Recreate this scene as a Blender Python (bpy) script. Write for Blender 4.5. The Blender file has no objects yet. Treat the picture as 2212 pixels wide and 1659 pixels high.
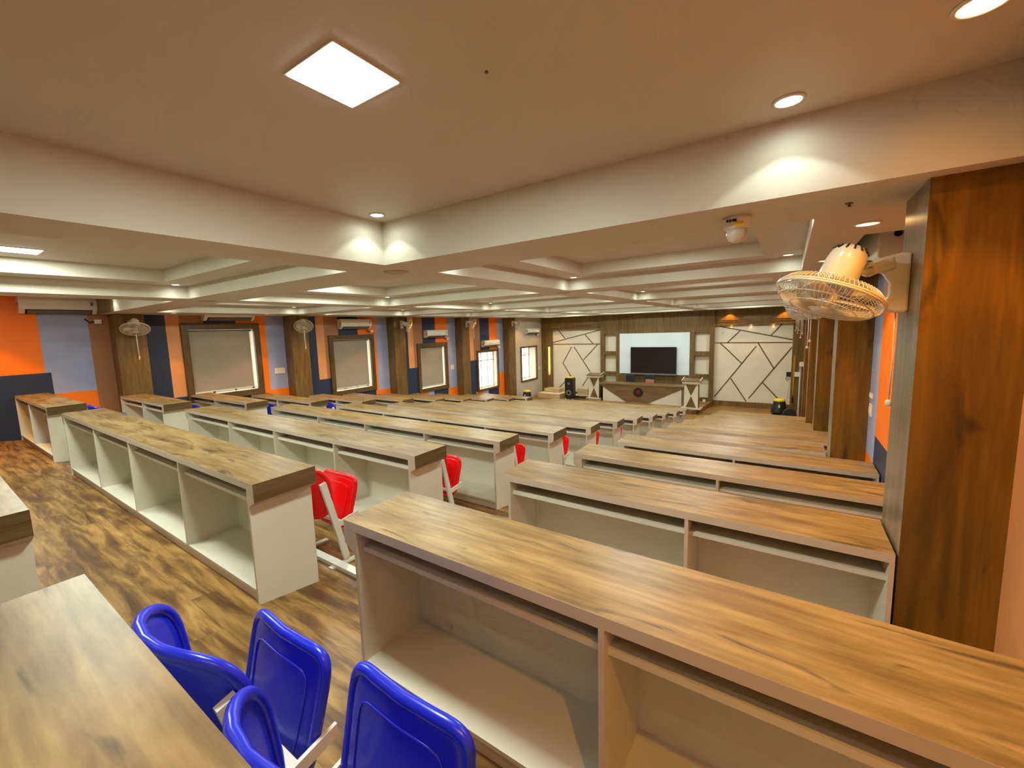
import bpy, bmesh, math, random
from mathutils import Vector, Matrix
random.seed(7)
PI = math.pi
COL = bpy.context.scene.collection
H = 3.28                      # camera height above the front floor; room numbers below are relative to the eye, +H makes them world
SC = bpy.context.scene

# ------------------------------------------------------------------ materials
def nodes(name):
    m = bpy.data.materials.new(name); m.use_nodes = True
    nt = m.node_tree; b = nt.nodes['Principled BSDF']
    return m, nt, b
def N(nt, t, **kw):
    n = nt.nodes.new(t)
    for k, v in kw.items():
        if hasattr(n, k): setattr(n, k, v)
        else: n.inputs[k].default_value = v
    return n
def setspec(b, s):
    if 'Specular IOR Level' in b.inputs: b.inputs['Specular IOR Level'].default_value = s
def paint(name, c, rough=.6, spec=.4, metal=0., bump=0., var=.04):
    m, nt, b = nodes(name)
    b.inputs['Roughness'].default_value = rough; b.inputs['Metallic'].default_value = metal; setspec(b, spec)
    g = N(nt, 'ShaderNodeNewGeometry')
    no = N(nt, 'ShaderNodeTexNoise'); no.inputs['Scale'].default_value = 2.2; no.inputs['Detail'].default_value = 4
    nt.links.new(g.outputs['Position'], no.inputs['Vector'])
    r = N(nt, 'ShaderNodeValToRGB')
    lo = [max(0, x*(1-var)) for x in c]; hi = [min(1, x*(1+var)) for x in c]
    r.color_ramp.elements[0].position = .3; r.color_ramp.elements[1].position = .7
    r.color_ramp.elements[0].color = (*lo, 1); r.color_ramp.elements[1].color = (*hi, 1)
    nt.links.new(no.outputs['Fac'], r.inputs['Fac']); nt.links.new(r.outputs['Color'], b.inputs['Base Color'])
    if bump:
        n2 = N(nt, 'ShaderNodeTexNoise'); n2.inputs['Scale'].default_value = 160
        nt.links.new(g.outputs['Position'], n2.inputs['Vector'])
        bp = N(nt, 'ShaderNodeBump'); bp.inputs['Strength'].default_value = bump; bp.inputs['Distance'].default_value = .002
        nt.links.new(n2.outputs['Fac'], bp.inputs['Height']); nt.links.new(bp.outputs['Normal'], b.inputs['Normal'])
    return m
def emit(name, c, s):
    m, nt, b = nodes(name); nt.nodes.remove(b)
    e = N(nt, 'ShaderNodeEmission'); e.inputs['Color'].default_value = (*c, 1); e.inputs['Strength'].default_value = s
    nt.links.new(e.outputs[0], nt.nodes['Material Output'].inputs[0]); return m
def ramp(nt, els):
    r = N(nt, 'ShaderNodeValToRGB'); cr = r.color_ramp
    while len(cr.elements) < len(els): cr.elements.new(.5)
    for e, (p, c) in zip(cr.elements, els): e.position = p; e.color = (*c, 1)
    return r
def wood(name, cols, axis='X', grain=(1.1, 13., 13.), knots=(.9, 6.5, 6.5), rough=.38, spec=.5, knot_dark=.35, coat=0., dist=.9):
    m, nt, b = nodes(name)
    b.inputs['Roughness'].default_value = rough; setspec(b, spec)
    if coat and 'Coat Weight' in b.inputs: b.inputs['Coat Weight'].default_value = coat; b.inputs['Coat Roughness'].default_value = .25
    g = N(nt, 'ShaderNodeNewGeometry')
    def scl(s):
        if axis == 'Y': s = (s[1], s[0], s[2])
        if axis == 'Z': s = (s[1], s[2], s[0])
        mp = N(nt, 'ShaderNodeMapping'); mp.inputs['Scale'].default_value = s
        nt.links.new(g.outputs['Position'], mp.inputs['Vector']); return mp
    m1 = scl(grain)
    n1 = N(nt, 'ShaderNodeTexNoise'); n1.inputs['Scale'].default_value = 1.6; n1.inputs['Detail'].default_value = 7; n1.inputs['Roughness'].default_value = .62
    n1.inputs['Distortion'].default_value = dist
    nt.links.new(m1.outputs[0], n1.inputs['Vector'])
    r1 = ramp(nt, [(.25, cols[0]), (.45, cols[1]), (.62, cols[2]), (.8, cols[1])])
    nt.links.new(n1.outputs['Fac'], r1.inputs['Fac'])
    # fine dark grain lines
    m2 = scl((grain[0]*2.2, grain[1]*5, grain[2]*5))
    n2 = N(nt, 'ShaderNodeTexNoise'); n2.inputs['Scale'].default_value = 1.3; n2.inputs['Detail'].default_value = 3
    nt.links.new(m2.outputs[0], n2.inputs['Vector'])
    r2 = ramp(nt, [(.35, (.72, .72, .72)), (.6, (1, 1, 1))])
    nt.links.new(n2.outputs['Fac'], r2.inputs['Fac'])
    # knots and cracks
    m3 = scl(knots)
    wn = N(nt, 'ShaderNodeTexNoise'); wn.inputs['Scale'].default_value = 1.1; wn.inputs['Detail'].default_value = 3; wn.inputs['Distortion'].default_value = 1.2
    nt.links.new(m3.outputs[0], wn.inputs['Vector'])
    r3 = ramp(nt, [(.30, (knot_dark,)*3), (.40, (1, 1, 1))])
    nt.links.new(wn.outputs['Fac'], r3.inputs['Fac'])
    x1 = N(nt, 'ShaderNodeMixRGB', blend_type='MULTIPLY'); x1.inputs[0].default_value = 1
    x2 = N(nt, 'ShaderNodeMixRGB', blend_type='MULTIPLY'); x2.inputs[0].default_value = 1
    nt.links.new(r1.outputs[0], x1.inputs[1]); nt.links.new(r2.outputs[0], x1.inputs[2])
    nt.links.new(x1.outputs[0], x2.inputs[1]); nt.links.new(r3.outputs[0], x2.inputs[2])
    nt.links.new(x2.outputs[0], b.inputs['Base Color'])
    return m
def floor_mat():
    m, nt, b = nodes('plank_floor')
    b.inputs['Roughness'].default_value = .42; setspec(b, .45)
    g = N(nt, 'ShaderNodeNewGeometry')
    mp = N(nt, 'ShaderNodeMapping'); nt.links.new(g.outputs['Position'], mp.inputs['Vector'])
    br = N(nt, 'ShaderNodeTexBrick'); br.inputs['Scale'].default_value = 1
    br.inputs['Brick Width'].default_value = 1.2; br.inputs['Row Height'].default_value = .14; br.inputs['Mortar Size'].default_value = .0012
    br.inputs['Color1'].default_value = (.75, .75, .75, 1); br.inputs['Color2'].default_value = (1.15, 1.1, 1.05, 1); br.inputs['Mortar'].default_value = (.35, .3, .25, 1)
    br.offset = .37
    nt.links.new(mp.outputs[0], br.inputs['Vector'])
    m1 = N(nt, 'ShaderNodeMapping'); m1.inputs['Scale'].default_value = (1.0, 6.0, 6.0); nt.links.new(g.outputs['Position'], m1.inputs['Vector'])
    n1 = N(nt, 'ShaderNodeTexNoise'); n1.inputs['Scale'].default_value = 2.1; n1.inputs['Detail'].default_value = 6; n1.inputs['Roughness'].default_value = .6; n1.inputs['Distortion'].default_value = .45
    # shift noise per plank
    add = N(nt, 'ShaderNodeVectorMath', operation='ADD'); sc = N(nt, 'ShaderNodeVectorMath', operation='SCALE'); sc.inputs['Scale'].default_value = .6
    nt.links.new(br.outputs['Color'], sc.inputs[0]); nt.links.new(m1.outputs[0], add.inputs[0]); nt.links.new(sc.outputs[0], add.inputs[1])
    nt.links.new(add.outputs[0], n1.inputs['Vector'])
    r1 = ramp(nt, [(.35, (.10, .045, .013)), (.46, (.19, .092, .024)), (.55, (.33, .172, .046)), (.72, (.52, .30, .10))])
    nt.links.new(n1.outputs['Fac'], r1.inputs['Fac'])
    x = N(nt, 'ShaderNodeMixRGB', blend_type='MULTIPLY'); x.inputs[0].default_value = .55
    nt.links.new(r1.outputs[0], x.inputs[1]); nt.links.new(br.outputs['Color'], x.inputs[2]); nt.links.new(x.outputs[0], b.inputs['Base Color'])
    return m

M = {}
M['top'] = wood('laminate_oak', [(.155, .082, .026), (.28, .165, .055), (.40, .255, .098)], 'X', grain=(1.3, 6.5, 6.5), rough=.40, spec=.36, knots=(2.3, 10., 10.), knot_dark=.38, dist=.2)
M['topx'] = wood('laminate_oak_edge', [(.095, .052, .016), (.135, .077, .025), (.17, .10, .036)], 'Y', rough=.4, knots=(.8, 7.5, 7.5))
M['walnut'] = wood('walnut_panel', [(.09, .037, .003), (.17, .074, .005), (.24, .11, .009)], 'Z', grain=(.6, 5, 5), knots=(1.6, 5, 5), rough=.3, spec=.5, knot_dark=.4)
M['grey_wood'] = wood('grey_walnut', [(.14, .10, .06), (.20, .15, .095), (.26, .20, .13)], 'Z', grain=(.6, 12, 12), knots=(1, 4, 4), rough=.3, spec=.6, knot_dark=.75)
M['stage_wood'] = wood('stage_walnut', [(.10, .056, .015), (.165, .093, .024), (.22, .128, .036)], 'Z', grain=(.7, 7, 7), knots=(.5, 2, 2), rough=.35, knot_dark=.8)
M['desk_wood'] = wood('stage_desk_walnut', [(.13, .075, .026), (.19, .11, .04), (.24, .145, .058)], 'X', grain=(.7, 9, 9), rough=.35, knot_dark=.8)
M['board'] = paint('cream_laminate', (.72, .68, .57), .5)
M['lip'] = paint('beige_edge_band', (.56, .47, .38), .5)
M['white'] = paint('white_ceiling_paint', (.655, .61, .525), .5, var=.02)
M['floor'] = floor_mat()
M['orange'] = paint('orange_paint', (1., .205, .004), .5)
M['peach'] = paint('peach_paint', (.78, .34, .13), .5)
M['clay'] = paint('clay_paint', (.40, .185, .085), .5)  # darker copy of the peach paint, with shade put into the colour
M['blue'] = paint('blue_paint', (.34, .385, .60), .5)
M['navy'] = paint('navy_paint', (.022, .036, .085), .45)
M['beige'] = paint('beige_paint', (.56, .48, .38), .55)
M['cream'] = paint('cream_panel', (.74, .66, .52), .5)
M['groove'] = paint('bronze_groove', (.17, .10, .055), .35, metal=.3)
M['gold'] = paint('gold_mirror', (.85, .55, .10), .12, metal=1.)
M['plastic'] = paint('white_plastic', (.80, .76, .68), .28, spec=.5)
M['fanp'] = paint('cream_plastic', (.74, .66, .53), .22, spec=.6)
M['metal'] = paint('white_steel', (.74, .72, .66), .3, spec=.5)
M['dark'] = paint('dark_plastic', (.015, .014, .016), .35)
M['grey'] = paint('grey_plastic', (.16, .15, .14), .4)
M['chrome'] = paint('chrome', (.8, .78, .75), .12, metal=1.)
M['bluechair'] = paint('blue_moulded_plastic', (.012, .022, .62), .26, spec=.5, var=.02)
M['redchair'] = paint('red_moulded_plastic', (.80, .004, .006), .26, spec=.5, var=.02)
M['yellow'] = paint('yellow_plastic', (.85, .60, .01), .35)
M['screenw'] = paint('white_screen', (.70, .77, .84), .4)
M['tv'] = paint('television_glass', (.008, .004, .006), .12, spec=.5)
M['blind'] = paint('grey_roller_fabric', (.36, .31, .25), .8)
M['frame'] = wood('window_frame_wood', [(.07, .038, .010), (.11, .06, .016), (.15, .084, .024)], 'Z', rough=.4, knot_dark=.7)
M['red'] = paint('red_enamel', (.22, .006, .006), .4)
M['tan'] = paint('tan_fabric', (.45, .17, .08), .8)
M['ply'] = wood('plywood', [(.5, .34, .16), (.62, .44, .22), (.7, .52, .28)], 'X', rough=.5, knot_dark=.8)
M['black'] = paint('black_cloth', (.02, .022, .026), .8)
M['paper'] = paint('white_paper', (.85, .85, .85), .7)
M['mint'] = paint('pale_green_frame', (.55, .68, .55), .5)
M['glow'] = emit('panel_diffuser', (.93, 1, .97), 26)
M['cool'] = emit('cool_lamp', (.92, 1, .95), 22)
M['warm'] = emit('warm_lamp', (1, .62, .28), 16)
M['speck'] = paint('sprinkler_brass', (.2, .1, .05), .4, metal=.6)
def glass():
    m, nt, b = nodes('window_glass'); nt.nodes.remove(b)
    t = N(nt, 'ShaderNodeBsdfTransparent'); g = N(nt, 'ShaderNodeBsdfGlossy'); g.inputs['Roughness'].default_value = .02
    mx = N(nt, 'ShaderNodeMixShader'); mx.inputs[0].default_value = .08
    nt.links.new(t.outputs[0], mx.inputs[1]); nt.links.new(g.outputs[0], mx.inputs[2]); nt.links.new(mx.outputs[0], nt.nodes['Material Output'].inputs[0])
    return m
M['glass'] = glass()

# ------------------------------------------------------------------ mesh helpers
class MB:
    def __init__(s): s.bm = bmesh.new(); s.mats = []
    def mi(s, m):
        if m not in s.mats: s.mats.append(m)
        return s.mats.index(m)
    def box(s, x0, x1, y0, y1, z0, z1, m='white', faces=None):
        v = [s.bm.verts.new((x, y, z)) for x in (x0, x1) for y in (y0, y1) for z in (z0, z1)]
        q = {'-x': (0, 1, 3, 2), '+x': (4, 6, 7, 5), '-y': (0, 4, 5, 1), '+y': (2, 3, 7, 6), '-z': (0, 2, 6, 4), '+z': (1, 5, 7, 3)}
        for k, ix in q.items():
            f = s.bm.faces.new([v[i] for i in ix]); f.material_index = s.mi((faces or {}).get(k, m))
        return s
    def poly(s, pts, m='white'):
        f = s.bm.faces.new([s.bm.verts.new(p) for p in pts]); f.material_index = s.mi(m); return s
    def prism(s, pts, vec, m='white', side=None):
        vec = Vector(vec); a = [s.bm.verts.new(p) for p in pts]; b = [s.bm.verts.new(Vector(p)+vec) for p in pts]
        i = s.mi(m); j = s.mi(side or m)
        s.bm.faces.new(a[::-1]).material_index = i; s.bm.faces.new(b).material_index = i
        n = len(pts)
        for k in range(n): s.bm.faces.new((a[k], a[(k+1) % n], b[(k+1) % n], b[k])).material_index = j
        return s
    def tube(s, pts, r, m='metal', n=8, closed=False, smooth=True, upv=None):
        pts = [Vector(p) for p in pts]; rings = []; L = len(pts); i = s.mi(m)
        for k, p in enumerate(pts):
            if closed: d = pts[(k+1) % L]-pts[k-1]
            else: d = pts[min(k+1, L-1)]-pts[max(k-1, 0)]
            if d.length < 1e-9: d = Vector((0, 0, 1))
            d.normalize()
            up = Vector(upv) if upv else Vector((0, 0, 1)) if abs(d.z) < .9 else Vector((0, 1, 0))
            a = d.cross(up).normalized(); b = d.cross(a)
            rr = r[k] if isinstance(r, (list, tuple)) else r
            rings.append([s.bm.verts.new(p+a*(rr*math.cos(2*PI*j/n))+b*(rr*math.sin(2*PI*j/n))) for j in range(n)])
        for k in range(L if closed else L-1):
            A = rings[k]; B = rings[(k+1) % L]
            for j in range(n):
                f = s.bm.faces.new((A[j], A[(j+1) % n], B[(j+1) % n], B[j])); f.material_index = i; f.smooth = smooth
        if not closed:
            for R_ in (rings[0], rings[-1]): s.bm.faces.new(R_).material_index = i
        return s
    def lathe(s, prof, m='white', n=24, c=(0, 0, 0), M4=None, smooth=True):
        i = s.mi(m); rings = []
        for (r, z) in prof:
            ring = []
            for j in range(n):
                p = Vector((r*math.cos(2*PI*j/n), r*math.sin(2*PI*j/n), z))
                if M4: p = M4 @ p
                ring.append(s.bm.verts.new(p+Vector(c)))
            rings.append(ring)
        for A, B in zip(rings, rings[1:]):
            for j in range(n):
                f = s.bm.faces.new((A[j], A[(j+1) % n], B[(j+1) % n], B[j])); f.material_index = i; f.smooth = smooth
        for R_ in (rings[0], rings[-1]):
            f = s.bm.faces.new(R_); f.material_index = i
        return s
    def bar(s, a, b, w, h, m='metal', up=(0, 0, 1)):
        a = Vector(a); b = Vector(b); d = (b-a).normalized(); u = Vector(up)
        x = d.cross(u).normalized(); u = x.cross(d)
        pts = [a+x*(sx*w/2)+u*(sy*h/2) for sx, sy in ((-1, -1), (1, -1), (1, 1), (-1, 1))]
        return s.prism([tuple(p) for p in pts], b-a, m)
    def done(s, name, parent=None, loc=None, bevel=0., label=None, kind=None):
        bmesh.ops.recalc_face_normals(s.bm, faces=s.bm.faces[:])
        me = bpy.data.meshes.new(name); s.bm.to_mesh(me); s.bm.free()
        for k in s.mats: me.materials.append(M[k])
        o = bpy.data.objects.new(name, me); COL.objects.link(o)
        if parent: o.parent = parent
        if loc: o.location = loc
        if label: o['label'] = label
        if kind: o['kind'] = kind
        if bevel:
            b = o.modifiers.new('bevel', 'BEVEL'); b.width = bevel; b.segments = 2; b.limit_method = 'ANGLE'
        return o
def empty(name, loc, label, cat, group=None, rz=0):
    o = bpy.data.objects.new(name, None); COL.objects.link(o); o.location = loc; o.rotation_euler.z = rz
    o.empty_display_size = .1
    tag(o, label, cat, group); return o
def tag(o, label, cat, group=None):
    o['label'] = label; o['category'] = cat
    if group: o['group'] = group
def copy_tree(o, parent=None):
    c = o.copy(); COL.objects.link(c)
    if parent: c.parent = parent
    for ch in [x for x in list(bpy.data.objects) if x.parent == o]: copy_tree(ch, c)
    return c
def kids(o): return KID.get(o.name, [])
ORD = ['', 'first', 'second', 'third', 'fourth', 'fifth', 'sixth', 'seventh', 'eighth', 'ninth', 'tenth', 'eleventh']

# ------------------------------------------------------------------ measured room (relative to eye)
ROWY = [-.143, 1.062, 2.296, 3.501, 4.721, 5.961, 7.170, 8.360, 9.545, 10.754, 12.019, 13.264]
ROWZ = [-.642, -.815, -.985, -1.156, -1.337, -1.519, -1.681, -1.857, -2.038, -2.214, -2.396, -2.553]
DH = .745; DW = .381
SL = (2.553-.815)/(13.264-1.062)
def fz(y):  # floor height, relative
    return max(-3.28, -1.56-SL*(y-1.062))
YF = 1.062+(3.28-1.56)/SL
XL, XR = -10.38, .70
CXL, CXR = -10.05, .414
YB, YE = -2.6, 18.6
ZB, ZT, ZL, ZTT = .516, .825, .668, .81
LCOL = [(2.35, 2.80), (5.65, 6.10), (8.95, 9.40), (12.25, 12.70), (15.50, 16.0)]
RCOL = [(2.295, 2.69), (5.60, 6.0), (8.90, 9.30), (12.2, 12.6), (15.5, 15.9)]

# ------------------------------------------------------------------ floor
b = MB()
pr = [(YB-.3, fz(YB-.3)), (YF, -3.28), (YE+.3, -3.28)]
low = -3.7
b.prism([(XL-.3, y, z+H) for y, z in pr]+[(XL-.3, YE+.3, low+H), (XL-.3, YB-.3, low+H)], (XR-XL+.6, 0, 0), 'floor')
b.done('floor', kind='structure')

# ------------------------------------------------------------------ walls
WIN = [(3.46, 5.04, -1.33, .34), (6.86, 8.39, -1.70, .0), (10.2, 11.73, -2.08, -.37), (13.52, 15.06, -2.50, -.80), (16.55, 18.08, -2.46, -.80)]
WX = [-10.38]*4+[-10.15]
def cells(b, x0, x1, ycuts, zcuts, colour, holes):
    for ya, yb in zip(ycuts, ycuts[1:]):
        for za, zb in zip(zcuts, zcuts[1:]):
            ym, zm = (ya+yb)/2, (za+zb)/2
            if any(h[0] < ym < h[1] and h[2] < zm < h[3] for h in holes): continue
            b.box(x0, x1, ya, yb, za+H, zb+H, colour(ym, zm))
bays = [(2.80, 5.65, 0), (6.10, 8.95, 1), (9.40, 12.25, 2), (12.70, 15.50, 3)]
ZBL = [-1.27, -1.73, -2.10, -1.84]
def lcol(y, z):
    if y < 2.35:
        if y < 1.45: return 'navy' if z < -.48 else 'orange'
        if y < 1.52 and z < -.48 and z > -.85: return 'navy'
        if y < 1.52 and z < -.85: return 'navy'
        if y < 2.07: return 'orange' if z < -.85 else 'blue'
        return 'clay'
    if y > 16.0: return 'beige'
    for s, e, i in bays:
        if s-.45 <= y <= e:
            d = y-s; w = WIN[i]
            if z < w[2]+.02 and w[0]-.1 < y < w[1]: # under the window
                q = (y-w[0])/(w[1]-w[0])
                return 'orange' if q < .3 else 'blue' if q < .5 else 'navy'
            if d < .42: return 'navy'
            if d < 1.1: return 'navy' if z < -1.18 else ('clay' if d > .66 else 'peach')  # peach stripe: shade painted in on the part over the window
            if d < 1.75: return 'navy'
            if y < e-.45: return 'orange'
            return 'orange' if z < ZBL[i] else 'blue'
    return 'beige'
yc = {YB-.3, 1.45, 1.52, 2.07, YE+.3, 16.0}
for s, e, i in bays:
    w = WIN[i]
    yc |= {s, s+.42, s+.66, s+1.1, s+1.75, e-.45, e, s-.45, w[0]-.1, w[0], w[1], w[0]+.3*(w[1]-w[0]), w[0]+.5*(w[1]-w[0])}
yc |= {WIN[4][0], WIN[4][1]}
zc = {-3.7, -.85, -.48, -1.18, 1.3}
for w in WIN: zc |= {w[2], w[3], w[2]+.02}
for z in ZBL: zc.add(z)
yc = sorted(yc); zc = sorted(zc)
b = MB(); cells(b, XL-.25, XL, [y for y in yc if y <= 16.0], zc, lcol, WIN)
cells(b, -10.63, -10.15, [y for y in yc if y >= 16.0], zc, lcol, WIN)
b.done('wall_left', kind='structure')

def rcol_c(y, z):
    if y < 2.5: return 'peach'
    if y > 16.0: return 'stage_wood'
    for (a, c), (d, e) in zip(RCOL, RCOL[1:]):
        if c-.4 <= y <= d:
            if y > d-.45: return 'orange' if z < -1.35-(c-2.69)*SL else 'blue'
            if y > d-1.12: return 'navy' if z < -1.09-(c-2.69)*SL else 'orange'
            if y > d-1.8: return 'navy'
            return 'peach'
    return 'beige'
yr = {YB-.3, 2.3, 16.0, YE+.3}
zr = {-3.7, 1.3}
for (a, c), (d, e) in zip(RCOL, RCOL[1:]):
    yr |= {c-.4, d, d-.45, d-1.12, d-1.8}; zr |= {-1.35-(c-2.69)*SL, -1.09-(c-2.69)*SL}
b = MB(); cells(b, XR, XR+.25, sorted(yr), sorted(zr), rcol_c, [])
b.done('wall_right', kind='structure')
b = MB(); b.box(XL-.3, XR+.3, YB-.3, YB, -2.2+H, 1.3+H, 'beige'); b.done('wall_back', kind='structure')

# front wall: carcass plus timber surround
b = MB(); b.box(XL-.3, XR+.3, YE+.12, YE+.4, -3.7+H, 1.3+H, 'beige'); b.done('wall_front', kind='structure')
b = MB()
for x0, x1, z0, z1 in ((-10.15, -9.55, -3.28, .516), (-9.55, -7.05, -.07, .516), (-7.05, -2.40, -.35, .516), (-2.40, .13, -.07, .516),
                       (.13, .70, -3.28, .516), (-9.55, -7.05, -3.28, -3.07), (-2.40, .13, -3.28, -3.07),
                       (-7.05, -6.87, -3.28, -.35), (-6.32, -6.16, -3.28, -.35), (-3.28, -3.11, -3.28, -.35), (-2.56, -2.40, -3.28, -.35),
                       (-6.16, -3.28, -3.28, -2.09)):
    b.box(x0, x1, YE-(.08 if -7.06 < x0 < -2.41 else .0), YE+.12, z0+H, z1+H, 'stage_wood')
for xa, xb in ((-6.87, -6.32), (-3.11, -2.56)):
    for z0, z1 in ((-1.28, -1.11), (-2.18, -2.03), (-3.28, -2.98)):
        b.box(xa, xb, YE-.08, YE+.12, z0+H, z1+H, 'stage_wood')
b.done('trim_1', kind='structure', label='dark walnut surround of the stage wall')
# lintel mouldings with gold lines over both patterned panels
b = MB()
for xa, xb in ((-9.62, -7.05), (-2.40, .26)):
    b.box(xa, xb, YE-.05, YE, -.09+H, -.03+H, 'stage_wood')
    b.box(xa, xb, YE-.02, YE, .03+H, .045+H, 'gold'); b.box(xa+.2, xb, YE-.02, YE, .10+H, .11+H, 'gold')
b.done('trim_2', kind='structure', label='thin gold lines and moulding over the patterned panels')
def panel(nm, x0, x1, segs, label):
    t = empty(nm, ((x0+x1)/2, YE+.08, -3.07+H), label, 'wall panel', 'patterned cream stage panels')
    q = MB(); q.box(x0-t.location.x, x1-t.location.x, -.0, .04, 0, 3.0, 'cream'); q.done('panel_face', t)
    g = MB()
    for (xa, za), (xb, zb) in segs:
        d = Vector((xb-xa, 0, zb-za)); n = Vector((d.z, 0, -d.x)).normalized()*.02
        P = [Vector((xa, 0, za))+n, Vector((xb, 0, zb))+n, Vector((xb, 0, zb))-n, Vector((xa, 0, za))-n]
        g.prism([(p.x-t.location.x, -.008, p.z+3.07) for p in P], (0, .0085, 0), 'groove')
    g.done('inlay_pattern', t)
    return t
SR = [((-2.24, -.13), (.12, -.68)), ((-1.53, -.31), (-1.96, -.78)), ((-.19, -.08), (-.54, -.52)), ((-2.38, -.775), (.12, -.78)), ((-2.19, -.79), (-1.45, -1.57)),
      ((-.99, -.91), (-2.36, -2.94)), ((-.94, -.78), (-.4, -1.75)), ((.12, -.95), (-1.17, -2.92)), ((-1.8, -2.17), (-1.25, -3.05)), ((-.74, -2.29), (-.25, -2.85))]
SLs = [((-9.54, -.69), (-7.07, -.13)), ((-9.23, -.1), (-8.9, -.5)), ((-7.86, -.35), (-7.46, -.77)), ((-9.54, -.78), (-7.06, -.785)), ((-8.55, -.91), (-9.02, -1.70)),
       ((-9.02, -1.70), (-8.55, -2.42)), ((-8.43, -.91), (-7.59, -2.13)), ((-7.24, -.8), (-7.95, -1.53)), ((-8.62, -2.30), (-9.30, -3.0)), ((-7.59, -2.13), (-8.0, -2.77))]
panel('wall_panel', -2.40, .13, SR, 'cream panel inlaid with slanting bronze lines, right of the television, under three small spots')
panel('wall_panel', -9.55, -7.05, SLs, 'cream panel inlaid with slanting bronze lines, behind the tall black speaker')
# niches & screen
for k, (xa, xb) in enumerate(((-6.87, -6.32), (-3.11, -2.56))):
    t = empty('display_niche', ((xa+xb)/2, YE+.08, -2.98+H), 'column of three cream square niches %s the white screen' % ('left of' if k == 0 else 'right of'), 'niche', 'niche columns beside the screen')
    q = MB()
    q.box(xa-t.location.x, xb-t.location.x, 0, .035, 0, 2.63, 'cream'); q.done('niche_back', t)
    for z in (-2.03, -1.11):
        pass
t = MB(); t.box(-1.44, 1.44, 0, .03, 0, 1.76, 'screenw'); t = t.done('projection_board', loc=(-4.72, YE-.10, -2.09+H), bevel=.006)
tag(t, 'wide white board on the stage wall behind the television', 'board')
t = empty('television', (-4.70, YE-.2, -2.09+H), 'large black flat television mounted on the white board', 'television')
q = MB(); q.box(-.94, .94, 0, .05, .0, 1.17, 'dark'); q.done('casing', t, bevel=.01)
q = MB(); q.box(-.91, .91, -.004, .0, .06, 1.15, 'tv'); q.done('screen', t)
q = MB(); q.box(-.94, .94, -.015, .0, -.02, .05, 'grey'); q.done('speaker_bar', t, bevel=.004)
q = MB(); q.box(-.2, .2, .05, .10, .3, .8, 'dark'); q.done('wall_mount', t)
# gold mirror strips
def strip(x, z0, z1, w, label):
    o = MB().box(-w/2, w/2, -.012, 0, 0, z1-z0, 'gold').done('mirror_strip', loc=(x, YE, z0+H)); tag(o, label, 'mirror strip', 'gold mirror strips')
strip(-9.72, -2.33, -.90, .11, 'narrow gold mirror strip on the walnut post left of the patterned panel')
strip(.21, -3.0, -1.25, .05, 'thin gold strip on the walnut post in the corner by the black bag')

# ------------------------------------------------------------------ columns
def column(x0, x1, y0, y1, label, side, right):
    b = MB()
    fc = {'-x': 'grey_wood'} if right else {'-y': 'stage_wood'}
    m = 'walnut' if right else 'stage_wood'
    zl = fz(y1)-.05
    b.box(x0, x1, y0, y1, zl+H, ZB+H, m, fc)
    o = b.done('column', kind='structure')
    o['label'] = label
for i, (a, c) in enumerate(LCOL): column(-10.40, CXL, a, c, 'walnut clad column on the window wall', 0, False)
for i, (a, c) in enumerate(RCOL): column(CXR, XR+.02, a, c, 'walnut clad column on the fan wall', 0, True)

# ------------------------------------------------------------------ ceiling
XC = [(-9.354, -6.704), (-6.215, -2.993), (-2.534, .085)]
YC = [(-.472+3.26*k, 2.201+3.26*k) for k in range(6)]
YC[5] = (15.83, 17.75)
ALC = [(XL, -10.02, a+.55, c-.05) for a, c in ((0, 0),)][:0]
def alc_r():
    out = []
    prev = 2.69
    for (a, c), (d, e) in zip(RCOL, RCOL[1:]): out.append((.36, XR, c+.83, d+.0))
    return out
AR = alc_r()
xs = sorted({XL-.25, XR+.25, .36, XR} | {x for p in XC for x in p} | {-10.02})
ys = sorted({YB-.3, YE+.4} | {y for p in YC for y in p} | {v for a in AR for v in a[2:]})
b = MB()
def hole(x, y):
    for i, (a, c) in enumerate(XC):
        for k, (d, e) in enumerate(YC):
            if a < x < c and d < y < e: return True
            if i == 0 and k == 0 and x < c and x > XL and d < y < e: return True
            if i == 2 and k == 0 and x > a and x < XR and d < y < e: return True
    for a in AR:
        if a[0] < x < a[1] and a[2] < y < a[3]: return True
    return False
for xa, xb in zip(xs, xs[1:]):
    for ya, yb in zip(ys, ys[1:]):
        if not hole((xa+xb)/2, (ya+yb)/2): b.box(xa, xb, ya, yb, ZB+H, 1.0+H, 'white')
for i, (xa, xb) in enumerate(XC):
    for k, (ya, yb) in enumerate(YC):
        x0 = XL if (i == 0 and k == 0) else xa
        if i != 1 and k == 0:
            b.box(x0, xb if i == 0 else XR, ya, yb, ZT+H, 1.0+H, 'white'); continue
        w = .325; zt = ZTT
        b.box(x0, xa+w, ya, yb, ZL+H, 1.0+H, 'white'); b.box(xb-w, xb, ya, yb, ZL+H, 1.0+H, 'white')
        b.box(xa+w, xb-w, ya, ya+w, ZL+H, 1.0+H, 'white'); b.box(xa+w, xb-w, yb-w, yb, ZL+H, 1.0+H, 'white')
        b.box(xa+w, xb-w, ya+w, yb-w, zt+H, 1.0+H, 'white')
for a in AR: b.box(a[0], a[1], a[2], a[3], .95+H, 1.0+H, 'white')
for a in AR: b.box(a[0], a[1], a[3]-.02, a[3], ZB+H, .95+H, 'stage_wood'); b.box(a[0], a[0]+.012, a[2], a[3]-.02, ZB+.01+H, .95+H, 'stage_wood')
b.box(XL-.3, XR+.3, YB-.3, YE+.4, 1.0+H, 1.1+H, 'white')
b.done('ceiling', kind='structure')
b = MB(); b.box(XL, -9.30, 2.190, 2.201, ZB+H, ZT+H, 'stage_wood'); b.done('trim_3', kind='structure', label='dark fascia above the clay wall')

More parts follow.
